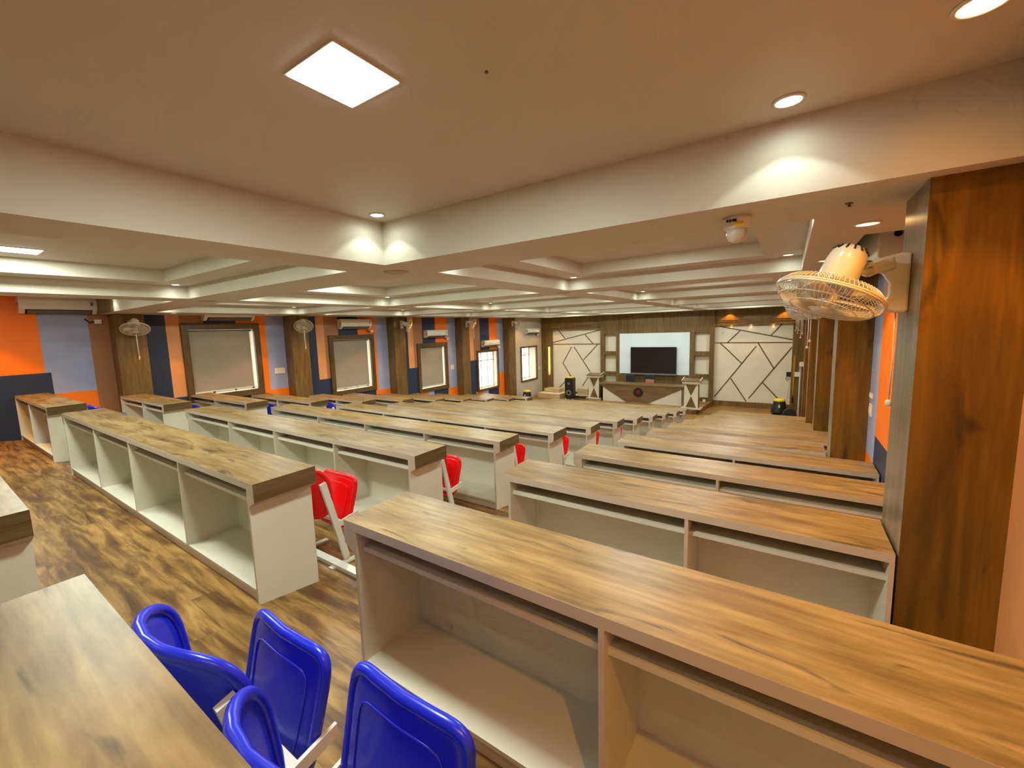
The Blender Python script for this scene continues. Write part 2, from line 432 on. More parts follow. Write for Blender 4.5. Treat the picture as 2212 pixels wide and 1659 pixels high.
# ------------------------------------------------------------------ lights
colname = ['window side', 'middle', 'fan wall side']
def spot(loc, col, watt, ang=100, blend=.25, r=.02):
    l = bpy.data.lights.new('spot', 'SPOT'); l.energy = watt; l.color = col; l.spot_size = math.radians(ang); l.spot_blend = blend; l.shadow_soft_size = r
    o = bpy.data.objects.new('spot', l); COL.objects.link(o); o.location = loc; return o
COOL = (.88, 1., .84); WARM = (1., .45, .045)
P_COOL = 6.5; P_WIDE = 5.; P_WARM = 66.0; P_PANEL = 46
def downlight(x, y, z, kind, label, group, r=.045, pw=None):
    t = empty('downlight', (x, y, z+H), label, 'downlight', group)
    q = MB(); q.lathe([(r+.012, 0), (r+.012, -.004), (r+.002, -.008), (r, -.003), (r, 0)], 'plastic', 20); q.done('trim_ring', t)
    q = MB(); q.lathe([(r, -.001), (r, -.004)], kind, 20); q.done('lens', t)
    if kind == 'cool':
        spot((x, y, z+H-.012), COOL, P_COOL, 100, .10); (y < 9.5) and spot((x, y, z+H-.010), COOL, P_WIDE, 168, 1.)
    else:
        spot((x, y, z+H-.012), WARM, pw or P_WARM, 95, .35); (y < 7) and spot((x, y, z+H-.010), WARM, (pw or P_WARM)*.2, 168, 1.)
for i, (xa, xb) in enumerate(XC):
    for k, (ya, yb) in enumerate(YC):
        z = ZT if (i != 1 and k == 0) else ZL
        for cx, cn in ((xa+.15, 'left'), (xb-.12, 'right')):
            for cy, dn in ((ya+.17, 'near'), (yb-.17, 'far')):
                downlight(cx, cy, z, 'cool', 'round cool spotlight, %s %s corner of the %s %s coffer from the camera' % (dn, cn, ORD[k+1], colname[i]), 'cool coffer spotlights', .042)
downlight(-9.62, .55, ZT, 'warm', 'warm downlight over the orange wall in the back left corner', 'warm window side downlights', pw=150)
for n, (x, y) in enumerate([(-9.52, 3.11), (-9.45, 4.8), (-9.42, 6.25), (-9.44, 8.05), (-9.59, 9.54), (-9.6, 11.4), (-9.62, 12.8), (-9.62, 14.6), (-9.6, 16.3), (-9.4, 17.9)]):
    downlight(x, y, ZB, 'warm', 'small warm downlight in the window side soffit, %s from the camera' % ORD[n+1], 'warm window side downlights')
for n, (x, y) in enumerate([(.39, .1), (.39, 1.76), (.33, 3.12), (.24, 4.75), (.25, 6.4), (.25, 8.0), (.25, 9.7), (.25, 11.3), (.25, 13.0), (.25, 14.6), (.25, 16.3)]):
    downlight(x, y, ZT if n < 2 else ZB, 'warm', 'warm orange downlight along the fan wall, %s from the back of the room' % ORD[n+1], 'warm fan wall downlights', .05)
for n, x in enumerate((-1.89, -.12)):
    downlight(x, 18.42, ZB, 'warm', 'warm downlight close to the stage wall, %s the patterned panel' % ('at the left of' if n == 0 else 'at the right corner of'), 'stage wall downlights', pw=80)
for n, x in enumerate((-1.83, -1.18, -.48)):
    t = empty('small_spotlight', (x, YE+.04, -.072+H), 'tiny yellow spotlight over the right patterned panel, %s of three from the television' % ORD[n+1], 'spotlight', 'panel spotlights')
    q = MB(); q.lathe([(.02, 0), (.02, -.01)], 'warm', 12); q.done('lens', t)
    spot((x, YE+.045, -.09+H), (1, .55, .12), 3., 70, .6, .005)
def panel_light(x, y, z, label, s=.125):
    t = empty('panel_light', (x, y, z+H), label, 'ceiling light', 'square panel lights')
    q = MB(); q.box(-s-.008, s+.008, -s-.008, s+.008, -.006, 0, 'plastic'); q.done('frame', t)
    q = MB(); q.box(-s, s, -s, s, -.009, -.006, 'glow'); q.done('diffuser', t)
    l = bpy.data.lights.new('panel', 'AREA'); l.shape = 'SQUARE'; l.size = 2*s; l.energy = P_PANEL; l.color = (.88, 1., .88)
    o = bpy.data.objects.new('panel', l); COL.objects.link(o); o.location = (x, y, z+H-.012)
for k, (ya, yb) in enumerate(YC):
    ym = (ya+yb)/2 if k < 5 else 16.9
    zl0 = ZT if k == 0 else ZTT
    panel_light(-1.21, ym+(.065 if k == 0 else 0), ZT if k == 0 else ZTT, 'square white panel light, %s from the camera on the fan wall side' % ORD[k+1], .12)
    for x, cn in ((-3.8, 'right'), (-5.42, 'left')):
        panel_light(x, ym-.15, ZTT, 'square white panel light, %s one in the %s middle coffer' % (cn, ORD[k+1]))
    panel_light(-8.03, ym, zl0, 'square white panel light on the window side, %s from the camera' % ORD[k+1])

# ------------------------------------------------------------------ windows
for i, (y0, y1, z0, z1) in enumerate(WIN):
    x = WX[i]
    w = .13 if i < 4 else .075
    if i == 3: w = .09
    t = bpy.data.objects.new('window_%d' % (i+1), None); COL.objects.link(t); t.location = (x, (y0+y1)/2, z0+H); t['kind'] = 'structure'
    Wd, Hh = (y1-y0)/2, z1-z0
    q = MB()
    d0, d1 = -.02, .05
    q.box(d0, d1, -Wd, Wd, 0, w, 'frame'); q.box(d0, d1, -Wd, Wd, Hh-w, Hh, 'frame')
    q.box(d0, d1, -Wd, -Wd+w, w, Hh-w, 'frame'); q.box(d0, d1, Wd-w, Wd, w, Hh-w, 'frame'); q.done('window_frame', t, bevel=.004)
    a = Wd-w; dep = -.25 if i < 4 else -.45
    q = MB()  # painted reveals
    q.box(dep, d0, -a-.02, -a, w-.02, Hh-w+.02, 'board'); q.box(dep, d0, a, a+.02, w-.02, Hh-w+.02, 'board')
    q.box(dep, d0, -a, a, w-.02, w, 'board'); q.box(dep, d0, -a, a, Hh-w, Hh-w+.02, 'board')
    q.done('window_reveal', t)
    q = MB()  # sashes
    for s in (-a, -a*.34, a*.34, a-.04):
        q.box(dep+.02, dep+.06, s, s+.04, w, Hh-w, 'mint' if i > 2 else 'board')
    q.box(dep+.02, dep+.06, -a, a, w, w+.04, 'board'); q.box(dep+.02, dep+.06, -a, a, Hh-w-.04, Hh-w, 'board'); q.box(dep+.02, dep+.06, -a, a, Hh*.72, Hh*.72+.04, 'board')
    q.done('window_sash', t)
    q = MB(); q.box(dep+.035, dep+.04, -a, a, w, Hh-w, 'glass'); q.done('window_glass', t)
    if i < 3:
        bl = empty('roller_blind', (x-.05, (y0+y1)/2, z1-w+H), 'grey roller blind lowered in the %s window from the clay wall' % ORD[i+1], 'blind', 'lowered roller blinds')
        q = MB(); hh = Hh-2*w-.07
        q.box(-.004, .0, -a+.015, a-.07, -hh, -.03, 'blind'); q.done('fabric', bl)
        q = MB(); q.tube([(-.02, -a+.01, -.03), (-.02, a-.02, -.03)], .022, 'grey', 12); q.done('roller', bl)
        q = MB(); q.box(-.01, .006, -a+.015, a-.07, -hh-.02, -hh, 'board'); q.done('bottom_bar', bl)

# ------------------------------------------------------------------ desks
def desk(name, row, x0, x1, divs, lend, rend, label, group, shelf=True, dz=0):
    y0, zt = ROWY[row], ROWZ[row]
    fl = fz(y0)
    t = empty(name, ((x0+x1)/2, y0, fl+H), label, 'desk', group)
    X = t.location.x; top = zt-fl; a, c = x0-X, x1-X
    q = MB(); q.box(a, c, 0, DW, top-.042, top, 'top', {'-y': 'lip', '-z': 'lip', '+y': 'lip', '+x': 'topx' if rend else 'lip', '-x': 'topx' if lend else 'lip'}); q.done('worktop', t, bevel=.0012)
    bx = [-.02, .04]
    def skirt(xo, sgn):
        # hanging end piece with a chamfered foot, seen L shaped from the aisle
        xi = xo-sgn*.030; z1 = top-.042; z0 = top-.108
        pts = [(xo, z1), (xo, z0), (xi-sgn*.034, z0-.036), (xi-sgn*.034, z1)]
        m = MB(); m.prism([(p[0], 0, p[1]) for p in pts], (0, DW, 0), 'lip')
        for f in m.bm.faces: f.material_index = m.mi('lip')
        m.bm.faces.ensure_lookup_table()
        for f in m.bm.faces:
            cc = f.calc_center_median()
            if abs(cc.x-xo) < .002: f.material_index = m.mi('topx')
        m.done('end_skirt', t)
    pa, pc = a, c
    if lend: skirt(a, -1); pa = a+.064
    if rend: skirt(c, 1); pc = c-.064
    xsn = [pa]+[d-X for d in divs]+[pc]
    def side(xp, nm):
        m = MB(); ys0, ys1 = 0.0, DW-.002
        pts = [(xp, ys0, 0), (xp, ys1, fz(y0+DW)-fl-.002), (xp, ys1, top-.042), (xp, ys0, top-.042)]
        m.prism(pts, (.018, 0, 0), 'board', 'lip'); m.done(nm, t)
    side(pa, 'side_panel'); side(pc-.018, 'side_panel')
    for d in xsn[1:-1]:
        m = MB(); m.box(d-.009, d+.009, .0, DW-.03, .085, top-.042, 'board', {'-y': 'lip'}); m.done('divider', t)
    m = MB(); m.box(pa+.018, pc-.018, DW-.03, DW-.012, -.03, top-.042, 'board'); m.done('back_panel', t)
    m = MB(); m.box(pa+.018, pc-.018, .004, DW-.03, .067, .085, 'board', {'-y': 'lip'}); m.done('base_shelf', t)
    m = MB(); m.box(pa+.018, pc-.018, .02, .038, -.02, .067, 'lip'); m.done('plinth', t)
    for u, v in zip(xsn, xsn[1:]):
        m = MB(); m.box(u+(.018 if u == pa else .009), v-(.018 if v == pc else .009), .035, DW-.03, top-.140, top-.118, 'board', {'-z': 'lip'}); m.done('shelf', t)
    return t
for r in range(0, 12):
    w = {0: 'partly cut off at the left edge'}.get(r)
    desk('long_desk', r, -7.051, -2.425, [-5.71, -4.62, -3.52], True, True,
         ('oak topped desk of the middle block, cut off at the left edge of the photo' if r == 0 else
          'long oak topped desk of the middle block, %s fully visible row' % ORD[r]), 'middle block desks')
for r in range(1, 12):
    atcol = any(a-.38 < ROWY[r] < c+.02 for a, c in LCOL)
    x0 = -10.035 if atcol else -10.37
    desk('short_desk', r, x0, -7.891, [x0+1.15], False, True, 'short oak topped desk by the window wall, %s from the clay coloured wall' % ORD[r], 'window side desks')
for r in range(0, 12):
    atcol = any(a-.38 < ROWY[r] < c+.02 for a, c in RCOL)
    x1 = .405 if atcol else .69
    desk('aisle_desk', r, -1.597, x1, [-.405], True, False,
         ('oak topped desk closest to the camera, its top filling the bottom left corner' if r == 0 else
          'oak topped desk on the fan wall side, %s one beyond the blue chairs' % ORD[r]), 'fan wall side desks')

# ------------------------------------------------------------------ seats on floor rails
def rr_outline(w, h, n=40, e=4.5, top=1.0, bot=.86):
    out = []
    for k in range(n):
        th = 2*PI*k/n; c, s = math.cos(th), math.sin(th)
        x = math.copysign(abs(c)**(2/e), c); z = math.copysign(abs(s)**(2/e), s)
        ww = w*(bot+(top-bot)*(z+1)/2)
        out.append((x*ww/2, z*h/2))
    return out
def shell(mb, outl, P, thick, mat, rim):
    n = len(outl); K = 7; i = mb.mi(mat)
    fr, bk = [], []
    for k in range(K+1):
        s = k/K
        if k == 0: continue
        fr.append([mb.bm.verts.new(P(x*s, z*s, -thick/2)) for x, z in outl]); bk.append([mb.bm.verts.new(P(x*s, z*s, thick/2)) for x, z in outl])
    for rings in (fr, bk):
        f = mb.bm.faces.new(rings[0]); f.material_index = i; f.smooth = True
        for A, B in zip(rings, rings[1:]):
            for j in range(n):
                f = mb.bm.faces.new((A[j], A[(j+1) % n], B[(j+1) % n], B[j])); f.material_index = i; f.smooth = True
    for j in range(n):
        f = mb.bm.faces.new((fr[-1][j], fr[-1][(j+1) % n], bk[-1][(j+1) % n], bk[-1][j])); f.material_index = i
    mb.tube([P(x, z, 0) for x, z in outl], rim, mat, 10, closed=True, upv=(0, 1, 0))
def chair(loc, mat, label, group):
    t = empty('tip_up_chair', loc, label, 'chair', group)
    # backrest: curved shell wrapping forward at both sides
    def PB(x, z, o):
        u = x/.225
        y = -.175+.115*abs(u)**2.3-.03*(z/.2)+o
        return (x, y, .565+z)
    q = MB(); shell(q, rr_outline(.45, .39, 44, 3.4, 1.0, .92), PB, .012, mat, .015); q.done('backrest', t)
    q = MB(); q.tube([PB(x, z+.01, -.004 if 0 else .007) for x, z in rr_outline(.27, .22, 36, 2.6)], .004, mat, 6, closed=True, upv=(0, 1, 0)); q.done('backrest_moulding', t)
    def PS(x, z, o):
        return (x, .095+.25*z+.02*(x/.18)**2+o, .42+z*.98)
    q = MB(); shell(q, rr_outline(.405, .36, 48, 6.0, 1.0, .90), PS, .022, mat, .017); q.done('seat', t)
    q = MB(); q.tube([PS(x, z-.005, -.0125) for x, z in rr_outline(.30, .26, 40, 6, 1, .88)], .0028, mat, 6, closed=True, upv=(0, 1, 0)); q.done('seat_moulding', t)
    for s in (-1, 1):
        q = MB(); q.bar((s*.215, .02, .04), (s*.215, -.125, .645), .045, .022, 'metal', (1, 0, 0)); q.done('upright', t)
        q = MB(); q.bar((s*.206, -.06, .30), (s*.206, .15, .33), .012, .04, 'metal'); q.tube([(s*.190, .04, .315), (s*.206, .04, .315)], .008, 'dark', 8); q.done('seat_bracket', t)
        q = MB(); q.bar((s*.215, -.12, .02), (s*.215, .14, .005), .04, .015, 'metal'); q.done('foot', t)
    q = MB(); q.bar((-.2, .03, .29), (.2, .03, .29), .03, .02, 'metal'); q.done('cross_bar', t)
    return t
protos = {}
def seat(x, row, mat, label, group):
    y = ROWY[row]-.59; loc = (x, y, fz(y)+H)
    if mat not in protos:
        protos[mat] = chair(loc, mat, label, group); return protos[mat]
    c = copy_tree(protos[mat])
    for k_ in bpy.data.objects:
        if k_.parent == c and k_.name.startswith('seat') and 'bracket' not in k_.name: k_.location = (0, 0, -.01 if mat == 'redchair' else 0)
    c.location = loc; c['label'] = label; c['group'] = group; return c
seat(-1.25, 1, 'bluechair', 'blue tip-up chair in front of the camera desk, next to the aisle', 'blue chairs by the camera')
for o_ in bpy.data.objects:
    if o_.name in ('seat', 'seat_moulding'): o_.location = (-.01, -.01, -.04)
seat(-.735, 1, 'bluechair', 'blue tip-up chair in front of the camera desk, second in from the aisle', 'blue chairs by the camera')
for r, nm in ((2, 'largest red tip-up chair, beside the end of the first middle block desk'), (3, 'red tip-up chair showing past the second middle block desk end'),
              (4, 'red tip-up chair showing past the third middle block desk end'), (5, 'thin red chair edge past the fourth middle block desk end')):
    seat(-2.80, r, 'redchair', nm, 'red chairs at the aisle')
for r in range(6, 12): seat(-2.80, r, 'redchair', 'red tip-up chair half hidden behind the end of middle block row %s' % ORD[r-1], 'red chairs at the aisle')
for r, nm in ((2, 'blue chair corner behind the first window side desk'), (3, 'blue chair corner behind the second window side desk'), (4, 'blue chair edge behind the third window side desk'), (5, 'blue chair edge behind the fourth window side desk')):
    seat(-8.16, r, 'bluechair', nm, 'blue chairs on the window side')
def rail(x0, x1, row, label):
    y = ROWY[row]-.60; t = MB()
    for s in (-.05,): t.box(0, x1-x0, s-.03, s+.03, 0, .03, 'metal')
    o = t.done('floor_rail', loc=(x0, y, fz(y-.08)+H), bevel=.003); tag(o, label, 'rail', 'white steel floor rails')
rail(-1.62, .1, 1, 'white steel floor rail under the blue chairs')
for r in (1, 2, 3, 4, 5):
    rail(-7.2 if r == 1 else -7.05, -6.2 if r == 1 else -2.33, r, ['', 'white floor rail reaching out at the left edge of the photo', 'white floor rail crossing the aisle under the largest red chair', 'white floor rail under the second red chair', 'white floor rail under the third red chair', 'white floor rail under the fourth red chair'][r])

# ------------------------------------------------------------------ wall fans
def fan(base, head, axis, side, label, group, detail=64, cords=((.0, .42), (.0, .36)), yaw=0, pend=None, Rg=.192):
    """base: point on the column face; head: centre of the guard; axis: unit vector from guard to motor; side +1 when the wall lies at +x"""
    t = empty('wall_fan', base, label, 'fan', group)
    B = Vector(base); c = Vector(head)-B; ax = Vector(axis).normalized()
    R4 = ax.to_track_quat('Z', 'Y').to_matrix().to_4x4(); R4.translation = c
    def W(p): return tuple(R4 @ Vector(p))
    s = side
    # wall bracket: hooked cast body
    m = MB(); pts = [(0, 0, .12), (-s*.03, 0, .125), (-s*.10, 0, .11), (-s*.115, 0, .06), (-s*.085, 0, .04), (-s*.062, 0, .0), (-s*.062, 0, -.055), (-s*.09, 0, -.085), (-s*.085, 0, -.105), (-s*.05, 0, -.13), (0, 0, -.13)]
    m.prism([(p[0], -.03, p[2]) for p in pts], (0, .06, 0), 'fanp'); m.done('wall_bracket', t, bevel=.012)
    mt = c+ax*.12
    piv = Vector((-s*.135, -.03, .06))
    m = MB(); m.bar((-s*.06, -.01, .085), tuple(piv), .055, .05, 'fanp'); m.tube([tuple(piv+Vector((0, -.035, 0))), tuple(piv+Vector((0, .035, 0)))], .028, 'fanp', 14); m.done('arm', t, bevel=.005)
    m = MB(); m.tube([tuple(piv+Vector((0, -.04, 0))), tuple(piv+Vector((0, -.034, 0)))], .011, 'grey', 10); m.done('pivot_bolt', t)
    m = MB(); m.bar(tuple(piv), tuple(c+ax*.085), .06, .02, 'fanp'); m.done('neck', t, bevel=.003)
    m = MB(); m.tube([tuple(piv+Vector((0, 0, .03))), tuple(mt+ax*.02)], .013, 'chrome', 10); m.done('chrome_link', t)
    m = MB(); m.lathe([(.066, .045), (.071, .055), (.068, .15), (.062, .185), (.045, .208), (.004, .214)], 'fanp', 28, M4=R4)
    m.done('motor_housing', t)
    if detail > 40:
        m = MB()
        for k in range(14):
            a = 2*PI*k/14; m.tube([W((.0635*math.cos(a), .0635*math.sin(a), .186)), W((.049*math.cos(a), .049*math.sin(a), .206))], .0035, 'dark', 6)
        m.done('cooling_slots', t)
    if detail > 40:
        m = MB()
        for j in range(5): m.box(-s*.085-s*j*.008-.0025, -s*.085-s*j*.008+.0025, -.0385, -.0345, .075+.003*(j % 2), .090-.003*(j % 3), 'red')
        m.done('arm_marking', t)
    # guard
    back = [(.06, .040), (.12, .046), (.165, .038), (Rg*.97, .016), (Rg, .0)]
    front = [(Rg, .0), (Rg*.97, -.022), (.155, -.050), (.10, -.063), (.045, -.066)]
    def guard(name, prof, rings):
        m = MB()
        for k in range(detail):
            a = 2*PI*k/detail
            m.tube([W((r*math.cos(a), r*math.sin(a), z)) for r, z in prof], .0014 if detail > 40 else .0022, 'fanp', 4)
        for r, z, w in rings:
            m.tube([W((r*math.cos(2*PI*j/48), r*math.sin(2*PI*j/48), z)) for j in range(48)], w, 'fanp', 6, closed=True)
        m.done(name, t)
    guard('back_guard', back, [(Rg, .002, .005), (.055, .035, .003), (.13, .042, .002)])
    guard('front_guard', front, [(Rg, -.006, .005), (.168, -.040, .003), (.12, -.060, .0022), (.045, -.066, .003)])
    m = MB(); m.lathe([(.004, -.074), (.035, -.072), (.045, -.066), (.045, -.060)], 'fanp', 20, M4=R4); m.done('guard_badge', t)
    m = MB(); m.lathe([(.01, -.05), (.03, -.045), (.035, -.02), (.035, .02), (.01, .03)], 'grey' if 0 else 'fanp', 16, M4=R4); m.done('hub', t)
    for k in range(3):
        m = MB(); g = []
        for j in range(7):
            f = j/6; rr = .03+.135*f; wd = .035+.05*math.sin(PI*min(1, f*.75+.2)); a0 = 2*PI*k/3
            for sg in (-1, 1):
                an = a0+sg*wd/rr*.5*.9; g.append(m.bm.verts.new(W((rr*math.cos(an), rr*math.sin(an), -.01+sg*.016))))
        for j in range(6):
            f = m.bm.faces.new((g[2*j], g[2*j+1], g[2*j+3], g[2*j+2])); f.material_index = m.mi('fanp'); f.smooth = True
        o = m.done('blade', t); sm = o.modifiers.new('thick', 'SOLIDIFY'); sm.thickness = .003
    for i, (dx, ln) in enumerate(cords):
        st = Vector((-s*.035-s*.012*i*0, .02*i, -.115)) if pend is None else c+Vector(pend)+Vector((.02*i, 0, 0))
        m = MB(); m.tube([tuple(st), tuple(st+Vector((s*.003, .0, -ln*.5))), tuple(st+Vector((0, .004, -ln)))], .0028 if detail > 40 else .004, 'plastic', 6)
        m.lathe([(.004, -ln), (.011, -ln-.005), (.012, -ln-.025), (.004, -ln-.03)], 'plastic', 10, c=tuple(st+Vector((0, .004, 0)))); m.done('pull_cord', t)
    return t
fan((CXR, 2.52, .15+H), (.130, 2.27, .100+H), (.34, .22, .90), 1, 'cream wall fan on the closest column, tilted to face the floor', 'wall fans on the right columns', 72, cords=((0, .40),))
names = ['second', 'third', 'fourth', 'fifth']
for k, (a, c) in enumerate(RCOL[1:]):
    y = a+.2
    fan((CXR, y, .16+H), (.12, y-.1, .12+H), (.42, .12, .88), 1, 'cream wall fan on the %s column of the fan wall' % names[k], 'wall fans on the right columns', 36 if k < 2 else 24, pend=(.05, 0, -.08), cords=((0, .32), (0, .25)))
FY = [2.575, 5.83, 9.24, 12.5, 15.74]
FAX = [(-.50, .15, .85), (-.62, .35, .70), (-.75, -.55, .35), (-.8, -.35, .4), (-.6, -.7, .4)]
for k, y in enumerate(FY):
    fan((CXL, y, .27+H), (-9.78, y+(.0, .0, .10, .12, .1)[k], (.23, .25, .24, .28, .25)[k]+H), FAX[k], -1,
        ['cream wall fan above the desk nearest the clay wall column', 'cream wall fan on the column right of the first blind', 'cream wall fan turned sideways, right of the second blind', 'cream wall fan left of the bright unshaded window', 'cream wall fan beside the beige wall'][k],
        'wall fans on the left columns', 40 if k < 2 else 28, Rg=.215, pend=(0, 0, -.08), cords=((0, .45), (0, .42)) if k != 2 else ((0, .3),))

# ------------------------------------------------------------------ split air conditioners
def ac(x, y0, y1, z0, z1, s, label, boxy=False):
    """s=+1: unit hangs on a wall at -x and faces +x"""
    t = empty('air_conditioner', (x, (y0+y1)/2, z0+H), label, 'air conditioner', 'split air conditioners')
    L = (y1-y0)/2; hh = z1-z0
    prof = [(0, 0), (s*.10, 0), (s*.19, .07), (s*.205, .12), (s*.205, hh-.05), (s*.18, hh), (0, hh)]
    if boxy: prof = [(0, 0), (s*.22, 0), (s*.245, .03), (s*.245, hh), (0, hh)]
    m = MB(); m.prism([(p[0], -L, p[1]) for p in prof], (0, 2*L, 0), 'plastic'); m.done('casing', t, bevel=.008)
    m = MB(); m.prism([(s*.105, -L+.07, -.004), (s*.192, -L+.07, .062), (s*.178, -L+.07, .068), (s*.09, -L+.07, .006)], (0, 2*L-.14, 0), 'dark'); m.done('outlet', t)
    m = MB(); m.prism([(s*.12, -L+.09, .0), (s*.20, -L+.09, .048), (s*.198, -L+.09, .054), (s*.118, -L+.09, .006)], (0, 2*L-.18, 0), 'grey'); m.done('louvre', t)
    m = MB(); m.box(min(s*.204, s*.207), max(s*.204, s*.207), L-.09, L-.055, hh-.13, hh-.07, 'grey'); m.done('display', t)
    m = MB(); m.tube([(s*.15, -L-.003, hh*.55), (s*.15, -L+.01, hh*.55)], .022, 'dark', 14); m.done('side_cap', t)
ac(XL, 1.24, 2.19, .515, .785, 1, 'white split air conditioner above the orange and blue wall by the clay wall')
ac(XL, 3.86, 4.90, .40, .66, 1, 'white split air conditioner tucked under the soffit over the first blind')
ac(XL, 7.18, 8.22, .165, .44, 1, 'white split air conditioner over the second blind')
ac(XL, 10.55, 11.60, -.19, .075, 1, 'white split air conditioner over the third blind')
ac(XL, 13.85, 14.95, -.68, -.41, 1, 'white split air conditioner low over the bright unshaded window')
ac(-10.15, 16.95, 18.1, -.23, .03, 1, 'white split air conditioner on the beige wall')
ac(XR, 3.75, 4.75, .37, .67, -1, 'white air conditioner above the closest fan, only its end showing', True)
for i, (y, z) in enumerate(((2.2, .385), (8.32, .09), (11.75, -.25), (15.1, -.73), (18.15, -.30))):
    x = XL if i < 4 else -10.15
    t = empty('pipe_box', (x, y, z+H), ['small white junction box under the air conditioner beside the clay wall', 'small white pipe box below the air conditioner over the second blind', 'small white pipe box below the air conditioner over the third blind', 'small white pipe box at the low air conditioner by the bright window', 'small white pipe box under the air conditioner on the beige wall'][i], 'junction box', 'pipe boxes')
    m = MB(); m.box(0, .07, -.05, .05, -.04, .04, 'plastic'); m.done('cover', t, bevel=.008)
    m = MB(); m.tube([(.02, -.05, 0), (.03, -.11, -.02), (.02, -.17, .05)], .012, 'dark', 8); m.done('cable', t)

# ------------------------------------------------------------------ ceiling fittings
for i, (x, y) in enumerate([(-2.74, 2.50), (-6.45, 2.50), (-2.76, 5.75), (-6.46, 5.75), (-2.76, 9.0), (-6.46, 9.0), (-2.76, 12.3)]):
    t = empty('ceiling_speaker', (x, y, ZB+H), 'round beige grille speaker at the beam crossing, %s one seen from the camera' % ORD[i+1], 'speaker', 'ceiling speakers')
    m = MB(); m.lathe([(.105, 0), (.105, -.004), (.092, -.007), (.09, -.002)], 'lip', 28); m.done('rim', t)
    m = MB(); m.lathe([(.09, -.003), (.05, -.006), (.004, -.007)], 'grey_grille' if 'grey_grille' in M else 'lip', 28); m.done('grille', t)
t = empty('fire_sounder', (-.232, 2.46, ZB+H), 'white detector with dome and yellow sticker hanging from the beam', 'detector')
m = MB(); m.lathe([(.062, 0), (.064, -.02), (.058, -.05), (.05, -.06)], 'plastic', 24); m.done('base', t)
m = MB(); m.lathe([(.045, -.06), (.046, -.085), (.035, -.11), (.012, -.122)], 'plastic', 24); m.done('dome', t)
m = MB(); m.box(.0, .034, -.0655, -.060, -.055, -.033, 'yellow'); m.done('sticker', t)
m = MB()
for dx in (-.04, -.028, -.014, -.005): m.box(dx, dx+.008, -.0655, -.058, -.03, -.018, 'dark')
m.done('markings', t)
o = MB(); o.lathe([(.015, 0), (.015, -.003), (.005, -.004), (.005, -.012), (.009, -.014)], 'speck', 12)
o = o.done('sprinkler_head', loc=(.20, 2.53, ZB+H)); tag(o, 'tiny dark sprinkler head in the soffit by the closest column', 'sprinkler')
o = MB(); o.lathe([(.006, 0), (.006, -.004)], 'speck', 10); o = o.done('ceiling_screw', loc=(-.83, 1.19, ZT+H)); tag(o, 'tiny dark plug on the plain ceiling right of the panel light', 'plug')

# ------------------------------------------------------------------ switches
def plate(x, y, z, w, h, s, label, n=4):
    t = empty('switch_plate', (x, y, z+H), label, 'switch', 'white switch plates')
    m = MB(); m.box(min(0, s*.012), max(0, s*.012), -w/2, w/2, -h/2, h/2, 'plastic'); m.done('plate', t, bevel=.003)
    m = MB()
    for k in range(n):
        ya = -w/2+.02+k*(w-.04)/n; m.box(min(s*.012, s*.017), max(s*.012, s*.017), ya+.003, ya+(w-.04)/n-.003, -h*.25, h*.25, 'plastic')
    m.done('rockers', t)
plate(XL, 5.46, -.83, .26, .14, 1, 'white switch plate on the blue stripe right of the first blind')
plate(XL, 12.0, -1.33, .2, .16, 1, 'white switch plate on the blue stripe right of the third blind')
plate(-10.15, 18.28, -1.95, .14, .12, 1, 'white socket plate on the beige wall by the stage', 2)
plate(XR, 5.47, -.76, .13, .05, -1, 'upper small white switch plate on the pale stripe past the closest column', 2)
plate(XR, 5.45, -.90, .12, .12, -1, 'lower white switch plate on the pale stripe past the closest column', 2)

# ------------------------------------------------------------------ stage
t = empty('stage_platform', (-4.75, 17.5, 0), 'low walnut fronted platform with an oak floor under the teacher desk', 'platform')
out = [(-7.05, 16.35), (-3.0, 16.35), (-2.78, 16.38), (-2.66, 16.48), (-2.60, 16.65), (-2.42, 18.5), (-7.05, 18.5)]
m = MB(); m.prism([(x+4.75, y-17.5, 0) for x, y in out], (0, 0, .15), 'stage_wood'); m.done('base', t)
m = MB(); m.prism([(x+4.75, y-17.5, .15) for x, y in out], (0, 0, .012), 'floor'); m.done('floor_covering', t)
PZ = .162
t = empty('presentation_desk', (-4.83, 17.05, PZ), 'long walnut stage desk with a V shaped front and a round emblem', 'desk')
m = MB(); m.box(-1.72, 1.68, -.05, .62, .70, .76, 'desk_wood'); m.done('desktop', t, bevel=.004)
m = MB(); m.box(-1.62, 1.55, 0, .03, 0, .70, 'cream'); m.done('front_panel', t)
m = MB(); m.prism([(-1.70, -.03, .70), (-.55, -.03, .0), (.28, -.03, .0), (1.66, -.03, .70)], (0, .028, 0), 'desk_wood'); m.done('front_wedge', t)
m = MB(); m.box(-1.62, -1.56, 0, .6, 0, .70, 'stage_wood'); m.done('side_panel', t)
m = MB(); m.box(1.55, 1.64, 0, .6, 0, .70, 'grey_wood'); m.done('side_panel', t)
R90 = Matrix.Rotation(PI/2, 4, 'X')
m = MB(); m.lathe([(.19, .0), (.19, .012), (.17, .016)], 'dark', 28, c=(-.07, -.03, .44), M4=R90); e_ = m.done('emblem', t)
m = MB(); m.lathe([(.085, .0), (.085, .006), (.07, .01)], 'red', 6, c=(-.07, -.045, .44), M4=R90); m.done('emblem_centre', e_)
